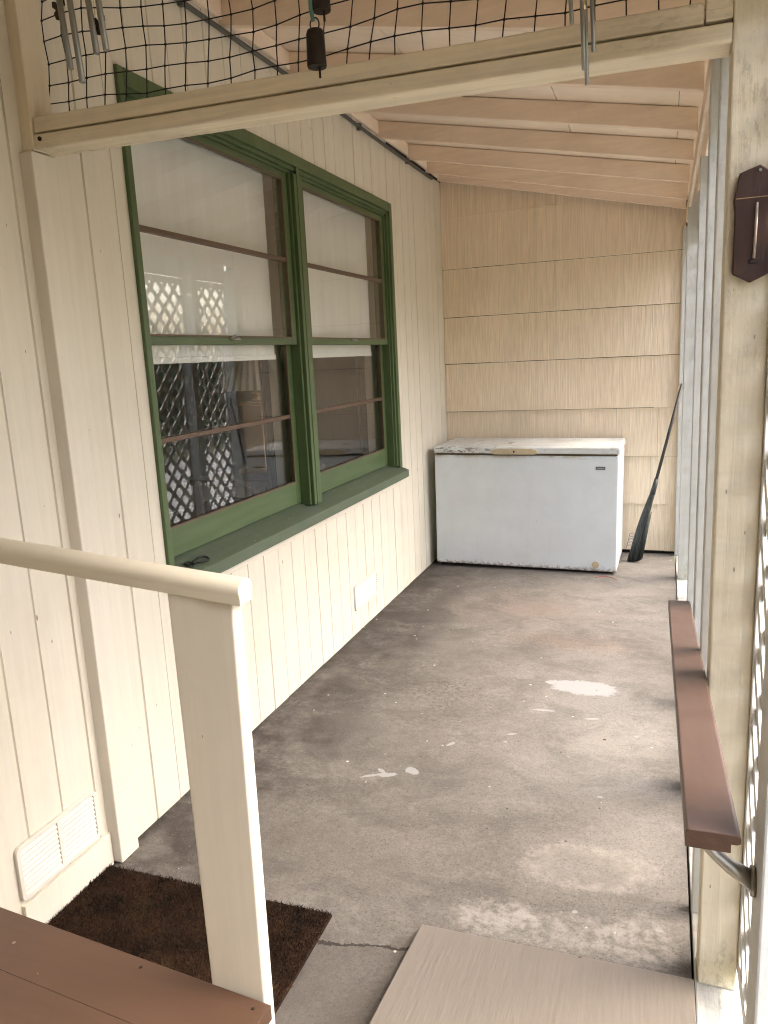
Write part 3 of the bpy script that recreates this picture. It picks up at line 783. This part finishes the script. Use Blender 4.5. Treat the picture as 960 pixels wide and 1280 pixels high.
# ---- thermometer
th = thing('thermometer', 'dark brown pointed board with a thermometer tube on the cream post', 'thermometer', (.165, 1.848, 1.85))
zc = 1.852; xc = .166; hw_ = .038
out = [(xc-hw_, 1.757), (xc-.004, 1.738), (xc+hw_-.0, 1.757), (xc+hw_+.002, 1.945), (xc+.006, 1.968), (xc-hw_+.006, 1.955), (xc-hw_+.003, 1.935), (xc-hw_-.003, 1.903), (xc-hw_, 1.88)]
m = MB(); m.prism([(x, 1.831, z) for x, z in out], [(x, 1.8485, z) for x, z in out]); m.build('board', M['thermo'], th, .002)
m = MB(); m.tube([(xc+.001, 1.8285, 1.785), (xc+.003, 1.8285, 1.895)], .0030, 8); m.build('tube', M['tubeglass'], th)
m = MB(); m.box(xc-.008, xc+.010, 1.8275, 1.831, 1.776, 1.784); m.build('bulb_clip', M['iron'], th, .001)
m = MB(); m.box(xc-.037, xc+.036, 1.8303, 1.8312, 1.9050, 1.9066); m.build('seam', M['wood'], th)
m = MB(); m.tube([(xc+.006, 1.8305, 1.957), (xc+.006, 1.8275, 1.957)], .003, 8); m.build('nail', M['alu'], th)

# ---- chest freezer
fz = thing('chest_freezer', 'scuffed white chest freezer with rusty edges against the shingle wall', 'freezer', (-1.653, 5.620, .008), local=True)
fz.rotation_euler = (0, R_(.55), R_(-.9))
W_, D_, H_ = 1.352, .60, .868
m = MB(); m.box(0, W_, 0, D_, .022, H_); m.build('cabinet', M['fz'], fz, .010, 3)
m = MB(); m.box(.03, W_-.03, .03, D_-.02, .0, .0215); m.build('base', M['gap'], fz)
m = MB(); m.box(.012, W_-.012, .010, D_-.012, H_+.0005, H_+.014); m.build('gasket', M['gasket'], fz)
m = MB(); m.box(-.004, W_+.006, -.010, D_+.004, H_+.0145, .932); m.build('lid', M['fzlid'], fz, .012, 3)
lid = [c for c in bpy.data.objects if c.name == 'lid'][0]
hp = [(.445, .884), (.46, .912), (.50, .921), (.73, .921), (.775, .912), (.788, .886), (.76, .878), (.47, .878)]
m = MB(); m.prism([(x, -.024, z) for x, z in hp], [(x, -.0102, z) for x, z in hp]); m.build('handle', M['cream_knob'], lid, .004)
m = MB(); m.tube([(.615, -.0275, .900), (.615, -.0238, .900)], .007, 12); m.build('lock', M['iron'], lid)
m = MB(); m.box(1.195, 1.262, -.004, .0005, .772, .794); bd = m.build('badge', M['badge'], fz, .001)
m = MB(); m.box(1.203, 1.254, -.0046, -.0041, .780, .786); m.build('badge_strip', M['badge2'], bd)
m = MB(); m.tube([(1.205, .001, .072), (1.205, -.007, .072)], .026, 20); m.tube([(1.205, -.007, .072), (1.205, -.011, .072)], .014, 16); m.build('drain_plug', M['cream_knob'], fz)

m = MB(); m.tube([(-.44+.15*t, 5.50+.05*math.sin(t*3.1)-.03*t, .004) for t in [i/14 for i in range(15)]], .0022, 6)
tag(m.build('wire', M['wire'], loc=(-.37, 5.5, 0)), 'short red wire lying on the floor in front of the freezer', 'wire')

# ---- broom
bm_ = thing('broom', 'dark long handled broom leaning head down in the far corner', 'broom', (-.185, 6.00, 0))
p_h = Vector((-.062, 6.045, .555)); p_t = Vector((.118, 6.13, 1.33))
m = MB(); m.tube([p_h, p_t], [.0125, .0105], 10); m.build('handle', M['broomgray'], bm_)
m = MB(); m.tube([p_h+(p_h-p_t)*.05, p_h+(p_t-p_h)*.10], [.021, .016], 10); m.build('socket', M['bristle'], bm_)
m = MB(); b0 = p_h+(p_h-p_t)*.01; b1 = Vector((-.190, 5.985, .012)); ax = (b1-b0).normalized(); sd = Vector((1, -.1, .18)).normalized()
n = 9; prev = None; rings = []
for k in range(n):
    t = k/(n-1); c = b0.lerp(b1, t)+Vector((-.012*math.sin(t*3.1), 0, 0)); wd = .018+.034*t**.8; th_ = .016+.012*t
    rings.append([c+sd*wd*math.cos(a)+Vector((0, 1, .1))*th_*math.sin(a) for a in [2*math.pi*i/14 for i in range(14)]])
b = len(m.v)
for r in rings: m.v += [tuple(p) for p in r]
for k in range(n-1):
    for i in range(14):
        j = (i+1) % 14; m.f.append((b+k*14+i, b+k*14+j, b+(k+1)*14+j, b+(k+1)*14+i)); m.sm.append(True)
m.f.append(tuple(b+i for i in reversed(range(14)))); m.sm.append(False); m.f.append(tuple(b+(n-1)*14+i for i in range(14))); m.sm.append(False)
random.seed(2)
for k in range(70):
    t0 = random.uniform(.25, .7); a = random.uniform(0, 6.28); c0 = b0.lerp(b1, t0); c1 = b0.lerp(b1, random.uniform(.93, 1.0))
    w0 = .018+.034*t0**.8
    m.tube([c0+sd*w0*math.cos(a)+Vector((0, 1, 0))*.022*math.sin(a), c1+sd*.056*math.cos(a)+Vector((0, 1, 0))*.030*math.sin(a)], .0017, 4)
m.build('bristles', M['bristle'], bm_)
m = MB()
for k, zz in enumerate((.13, .155, .18, .20, .225)):
    c = b0.lerp(b1, 1-zz/.56)
    m.tube([c-sd*.030, c-sd*.070+Vector((0, -.02, .008)), c-sd*.088+Vector((0, -.02, .004)), c-sd*.092+Vector((0, -.02, -.012))], .0036, 6)
m.build('prongs', M['prong'], bm_)

# ---- near landing, handrail, mat, ramp
ang = R_(-4.9)
def lrot(x, y): return (-.742+x*math.cos(ang)-y*math.sin(ang), 1.187+x*math.sin(ang)+y*math.cos(ang))
ld = thing('wooden_landing', 'brown painted wooden landing in the lower left corner', 'step', (-1.2, .8, 0))
def lbox(m, x0, x1, y0, y1, z0, z1):
    c = [lrot(x0, y0), lrot(x1, y0), lrot(x1, y1), lrot(x0, y1)]
    return m.hexa([(*p, z0) for p in c], [(*p, z1) for p in c])
for k in range(7):
    a = -.218*(k+1)+.001 if k else -.146; b_ = -.218*k+.0 if k else 0
    if k: a, b_ = -.146-.147*k, -.146-.147*(k-1)-.0006
    m = MB(); lbox(m, -.955, 0, a, b_, .277, .312); m.build('plank', M['brownslab'], ld, .0012)
m = MB(); lbox(m, -.95, -.012, -.99, -.02, .001, .2765); m.build('riser_box', M['brownslab'], ld)
random.seed(9)
for x in (-.03, -.33):
    m = MB(); p = lrot(x, -.022); m.lathe([(.0, 0), (.0042, 0), (.0035, .0014), (.0005, .0018)], (*p, .3121), 10); m.build('nail_head', M['iron'], ld)
hr = thing('handrail', 'cream rounded handrail on one wide flat post at the landing', 'handrail', (-.83, 1.21, 0))
m = MB(); m.hexa([(-.890, 1.198, .0), (-.766, 1.198, .0), (-.766, 1.236, .0), (-.890, 1.236, .0)], [(-.901, 1.200, 1.1955), (-.757, 1.200, 1.183), (-.757, 1.237, 1.183), (-.901, 1.237, 1.1955)])
m.build('post', M['hpost'], hr, .004)
sec = []
for k in range(13):
    a = R_(-20+k*220/12); sec.append((.026*math.cos(a), .004+.0205*math.sin(a)))
sec += [(-.0225, -.010), (-.0225, -.024), (.0225, -.024), (.0225, -.010)]
e1 = Vector((-.733, 1.2130, 1.203)); e0 = Vector((-1.70, 1.258, 1.279)); dr = (e1-e0).normalized(); sdv = Vector((0, 1, 0))
m = MB(); m.prism([e0+Vector((0, a, b)) for a, b in sec], [e1+Vector((0, a, b)) for a, b in sec], True)
m.build('rail', M['handrail'], hr, .002)
m = MB(); m.hexa([(XW+.001, 1.225, 1.23), (-1.69, 1.225, 1.23), (-1.69, 1.305, 1.23), (XW+.001, 1.305, 1.23)], [(XW+.001, 1.225, 1.32), (-1.69, 1.225, 1.32), (-1.69, 1.305, 1.32), (XW+.001, 1.305, 1.32)]); m.build('wall_block', M['handrail'], hr, .003)

dm = thing('doormat', 'dark brown bristly coir doormat on the floor beside the landing', 'doormat', (-1.28, 1.55, 0))
mx0, mx1, my0, my1 = -1.700, -.893, 1.285, 1.808
m = MB(); m.box(mx0, mx1, my0, my1, .001, .012); m.build('backing', M['coir'], dm, .003)
random.seed(21); m = MB()
for k in range(26000):
    x = random.uniform(mx0, mx1); y = random.uniform(my0, my1)
    edge = min(x-mx0, mx1-x, y-my0, my1-y) < .012
    h = random.uniform(.006, .013); a = random.uniform(0, 6.28); w = random.uniform(.0010, .0018)
    lx, ly = random.gauss(0, .006), random.gauss(0, .006)
    dx, dy = w*math.cos(a), w*math.sin(a)
    m.v += [(x-dx, y-dy, .0115), (x+dx, y+dy, .0115), (x+lx, y+ly, .0115+h)]
    b = len(m.v); m.f.append((b-3, b-2, b-1)); m.sm.append(False)
m.build('pile', M['coir'], dm)

rp = thing('ramp_board', 'taupe painted plywood ramp board on the concrete floor', 'ramp', (-.26, 1.0, 0))
yE = 1.838; sl = .1345; L = 1.78; th0 = .018
m = MB()
A = [(-.625, yE-.004, .002), (.104, yE+.006, .002), (.100, yE-L, .002+sl*L), (-.632, yE-L, .002+sl*L)]
m.hexa([A[3], A[2], A[1], A[0]], [(x, y, z+th0) for x, y, z in (A[3], A[2], A[1], A[0])]); m.build('sheet', M['ply'], rp, .003)
for x in (-.58, -.28, .06):
    m = MB(); y1, y0 = yE-.12, yE-L
    m.hexa([(x-.019, y0, .001), (x+.019, y0, .001), (x+.019, y1, .001), (x-.019, y1, .001)], [(x-.019, y0, sl*L), (x+.019, y0, sl*L), (x+.019, y1, sl*.12), (x-.019, y1, sl*.12)])
    m.build('bearer', M['brownslab'], rp)

# ---- snap hook on the window sill
sh = thing('snap_hook', 'small black snap hook with ring on the green window sill', 'hook', (-1.69, 2.45, .875))
u = Vector((.10, 1, 0)).normalized(); w2 = Vector((-1, .10, .345)).normalized(); o0 = Vector((-1.700, 2.455, .8790))
nrm = u.cross(w2)
m = MB(); m.torus(o0-u*.030, .018, .0040, u, w2, 20, 8); m.build('ring', M['black'], sh)
pts = []
for k in range(25):
    a = 2*math.pi*k/24; r = 1; pts.append(o0+u*(.045-.034*math.cos(a))+w2*(.016*math.sin(a)*(1-.45*math.cos(a))))
m = MB(); m.tube(pts, .0046, 8); m.tube([o0-u*.012, o0+u*.012], .0065, 10); m.build('hook', M['black'], sh)

# ---- hanging bells and chimes
def hang(m, p, r=.0012):
    m.tube([p, (p[0], p[1], deck_z(p[0])-.0005)], r, 5)
c1 = thing('wind_chime', 'wind chime with four thick grey tubes and brown leaf charms at upper left', 'wind chime', (-1.37, 1.72, 2.35), 'hanging chimes')
tops = [(-1.415, 1.705, 2.356), (-1.372, 1.690, 2.314), (-1.340, 1.715, 2.380), (-1.300, 1.700, 2.377)]
for x, y, z in tops:
    m = MB(); m.tube([(x+.018, y, z), (x-.008, y+.01, 2.64)], .0076, 14)
    m.f = m.f[:-2]; m.sm = m.sm[:-2]; o = m.build('chime_tube', M['alu'], c1)
    q = o.modifiers.new('thickness', 'SOLIDIFY'); q.thickness = .0012
m = MB(); m.lathe([(.075, 0), (.08, .006), (.075, .014)], (-1.365, 1.71, 2.66), 24); m.build('top_disc', M['wood'], c1)
m = MB()
for x, y, z in tops: m.tube([(x-.008, y+.01, 2.64), (x-.006, y+.01, 2.662)], .001, 4)
hang(m, (-1.365, 1.71, 2.67)); m.build('string', M['net'], c1)
for cx, cz_, s in ((-1.437, 2.505, .026), (-1.322, 2.450, .024)):
    m = MB()
    for sg in (-1, 1):
        P_ = [(0, -.9), (.45, -.75), (.62, -.2), (.35, .05), (.75, .35), (.7, .85), (.3, .75), (0, .35)]
        pp = [(cx+sg*a*s, 1.735, cz_+b_*s) for a, b_ in P_]; pq = [(x, 1.738, z) for x, y, z in pp]
        m.prism(pp if sg > 0 else pp[::-1], pq if sg > 0 else pq[::-1])
    m.tube([(cx, 1.7365, cz_+.3*s), (cx+.012, 1.722, 2.66)], .0008, 4)
    m.build('leaf_charm', M['leafbrown'], c1)
c2 = thing('wind_chime', 'small wind chime with four thin silver tubes in front of the timber frame', 'wind chime', (-.16, 1.70, 2.2), 'hanging chimes')
for x, y, z in ((-.187, 1.70, 2.243), (-.1635, 1.695, 2.155), (-.158, 1.70, 2.128), (-.146, 1.705, 2.188)):
    m = MB(); m.tube([(x, y, z), (x-.006, y, 2.335)], .0043, 10); m.build('chime_tube', M['alu'], c2)
m = MB(); m.lathe([(.03, 0), (.032, .004), (.03, .009)], (-.168, 1.70, 2.345), 20); m.build('top_disc', M['wood'], c2)
m = MB(); m.tube([(-.165, 1.7, 2.262), (-.166, 1.7, 2.285)], .006, 8); m.build('clapper', M['brass'], c2)
m = MB(); hang(m, (-.168, 1.70, 2.352))
for x in (-.193, -.1695, -.164, -.152): m.tube([(x, 1.70, 2.334), (x, 1.70, 2.347)], .0009, 4)
m.tube([(-.166, 1.7, 2.28), (-.168, 1.7, 2.347)], .0009, 4); m.build('string', M['net'], c2)
bl = thing('bell_string', 'two dark iron bells on a teal cord in front of the netting', 'bells', (-.733, 1.70, 2.27), 'hanging chimes')
def bell(x, y, z, s):
    m = MB(); m.lathe([(.0205*s, 0), (.0215*s, .003*s), (.0200*s, .066*s), (.017*s, .074*s), (.008*s, .077*s), (.002*s, .078*s)], (x, y, z), 24)
    b = m.build('bell', M['iron'], bl)
    m = MB(); m.torus((x, y, z+.086*s), .0105*s, .0016, (1, 0, 0), (0, 0, 1.25), 18, 6); m.build('loop', M['iron'], b)
    m = MB(); m.tube([(x+.006*s, y, z+.004), (x+.006*s, y, z-.022*s)], .0026, 6); m.build('clapper', M['iron'], b)
bell(-.734, 1.70, 2.2515, 1.0); bell(-.722, 1.715, 2.366, .95)
m = MB(); m.tube([(-.737, 1.70, 2.345), (-.741, 1.70, 2.37), (-.739, 1.70, 2.45), (-.735, 1.70, deck_z(-.735)-.0005)], .0045, 6); m.build('cord', M['teal'], bl)

# ---- garden outside
def leaves(m, c, r, n, s, rnd):
    for k in range(n):
        while True:
            p = Vector((rnd.uniform(-1, 1), rnd.uniform(-1, 1), rnd.uniform(-1, 1)))
            if .25 < p.length < 1: break
        if mnoise.noise(p*2.2+Vector(c)) < -.12: continue
        q = Vector((c[0]+p.x*r[0], c[1]+p.y*r[1], c[2]+p.z*r[2]))
        a = Vector((rnd.gauss(0, 1), rnd.gauss(0, 1), rnd.gauss(0, 1))).normalized(); b = a.cross(Vector((rnd.random(), rnd.random(), .3))).normalized()
        m.quad([q-a*s, q-b*s*.5, q+a*s, q+b*s*.5])
rnd = random.Random(4)
for i, (x, y, ln, lb) in enumerate(((7.2, 6.0, 2.6, 'leafy green hedge beyond the driveway, nearest stretch'), (7.2, 11.4, 2.7, 'leafy green hedge beyond the driveway, middle stretch'), (7.3, 17.0, 2.8, 'leafy green hedge beyond the driveway, farthest stretch'))):
    t = thing('hedge', lb, 'hedge', (x, y, -.16), 'hedges beyond the driveway')
    m = MB(); leaves(m, (x, y, .85), (.85, ln*1.2, 1.1), 5200, .10, rnd); m.build('foliage', M['leafa'], t)
    m = MB()
    for k in range(7):
        yy = y-ln+2*ln*k/6; m.tube([(x, yy, -.17), (x+.05, yy+.1, .5), (x-.05, yy+.2, 1.3)], [.04, .03, .012], 7)
    m.build('stem', M['bark'], t)
for i, (x, y, h, r, lb) in enumerate(((10.5, 2.5, 5.2, 1.7, 'green garden tree beyond the lattice, nearest of three'), (13.5, 34.0, 6.2, 2.1, 'green garden tree beyond the lattice, farthest of three'), (13.5, 9.0, 5.0, 1.6, 'smallest green garden tree beyond the lattice'))):
    t = thing('garden_tree', lb, 'tree', (x, y, -.16), 'garden trees beyond the lattice')
    m = MB(); m.tube([(x, y, -.17), (x+.1, y, h*.3), (x, y+.1, h*.62), (x+.1, y, h*.85)], [.16, .12, .08, .03], 9)
    for k in range(6):
        a = k*1.05; m.tube([(x, y, h*(.35+.06*k)), (x+r*.6*math.cos(a), y+r*.6*math.sin(a), h*(.55+.06*k))], [.06, .015], 6)
    m.build('trunk', M['bark'], t)
    m = MB()
    for k in range(7):
        a = k*.9; leaves(m, (x+r*.55*math.cos(a), y+r*.55*math.sin(a), h*.68+.35*((k % 3)-1)*r*.6), (r*.62, r*.62, r*.5), 650, .11, rnd)
    m.build('crown', M['leafb'], t)

# ---- house end behind the camera, plus an added board that blocks side light
sd_ = thing('light_blocker', 'added unseen cream panel blocking side light behind the camera', 'wall', (.3, -1, 0))
m = MB(); m.box(.26, .34, -2.2, .62, -.15, 2.58); m.build('blocker_panel', M['wall'], sd_)
hb = thing('entry_wall', 'cream end wall of the house behind the camera', 'wall', (-.8, -2.2, 0))
m = MB(); m.box(XW-.1, .9, -2.32, -2.21, -.1, 3.2); m.build('siding', M['wall'], hb)

# ------------------------------------------------------------------ camera, light
cam = bpy.data.cameras.new('camera'); co = bpy.data.objects.new('camera', cam); COL.objects.link(co)
Rm = ((0.94021, 0.33726, -0.04762), (0.0224, -0.20072, -0.97939), (-0.33987, 0.91976, -0.19628))
mat = Matrix(((Rm[0][0], -Rm[1][0], -Rm[2][0], 0), (Rm[0][1], -Rm[1][1], -Rm[2][1], 0), (Rm[0][2], -Rm[1][2], -Rm[2][2], 1.62), (0, 0, 0, 1)))
co.matrix_world = mat
cam.sensor_fit = 'HORIZONTAL'; cam.sensor_width = 36; cam.lens = 36*961.35/960
cam.clip_start = .02; cam.clip_end = 500
sc.camera = co

EL, AZ = 52, 78      # sun elevation, azimuth measured from +Y towards +X
w = bpy.data.worlds.new('World'); sc.world = w; w.use_nodes = True
nt = w.node_tree; nt.nodes.clear()
sky = nt.nodes.new('ShaderNodeTexSky'); sky.sky_type = 'NISHITA'; sky.sun_disc = False
sky.sun_elevation = R_(EL); sky.sun_rotation = R_(AZ); sky.air_density = 1.0; sky.dust_density = 6.0; sky.ozone_density = .6
hs = nt.nodes.new('ShaderNodeHueSaturation'); hs.inputs['Saturation'].default_value = 1.15
bg = nt.nodes.new('ShaderNodeBackground'); bg.inputs[1].default_value = .15
wo = nt.nodes.new('ShaderNodeOutputWorld')
nt.links.new(sky.outputs[0], hs.inputs['Color']); nt.links.new(hs.outputs[0], bg.inputs[0]); nt.links.new(bg.outputs[0], wo.inputs[0])
sl_ = bpy.data.lights.new('sun', 'SUN'); sl_.energy = .8; sl_.angle = R_(45); sl_.color = (1, .98, .95)
so = bpy.data.objects.new('sun', sl_); COL.objects.link(so)
d = Vector((math.sin(R_(AZ))*math.cos(R_(EL)), math.cos(R_(AZ))*math.cos(R_(EL)), math.sin(R_(EL))))
so.rotation_euler = (-d).to_track_quat('-Z', 'Y').to_euler()
vs = sc.view_settings; vs.view_transform = 'Standard'; vs.look = 'None'; vs.exposure = 3.32; vs.gamma = 1; vs.use_curve_mapping = False
cy = sc.cycles
cy.pixel_filter_type = 'BLACKMAN_HARRIS'; cy.filter_width = 1.1
cy.max_bounces = 14; cy.diffuse_bounces = 8; cy.glossy_bounces = 6; cy.transparent_max_bounces = 16
cy.use_denoising = True
try: cy.denoiser = 'OPENIMAGEDENOISE'
except Exception: pass
cy.caustics_reflective = False; cy.caustics_refractive = False
for o in bpy.data.objects:
    if '_local' in o: del o['_local']
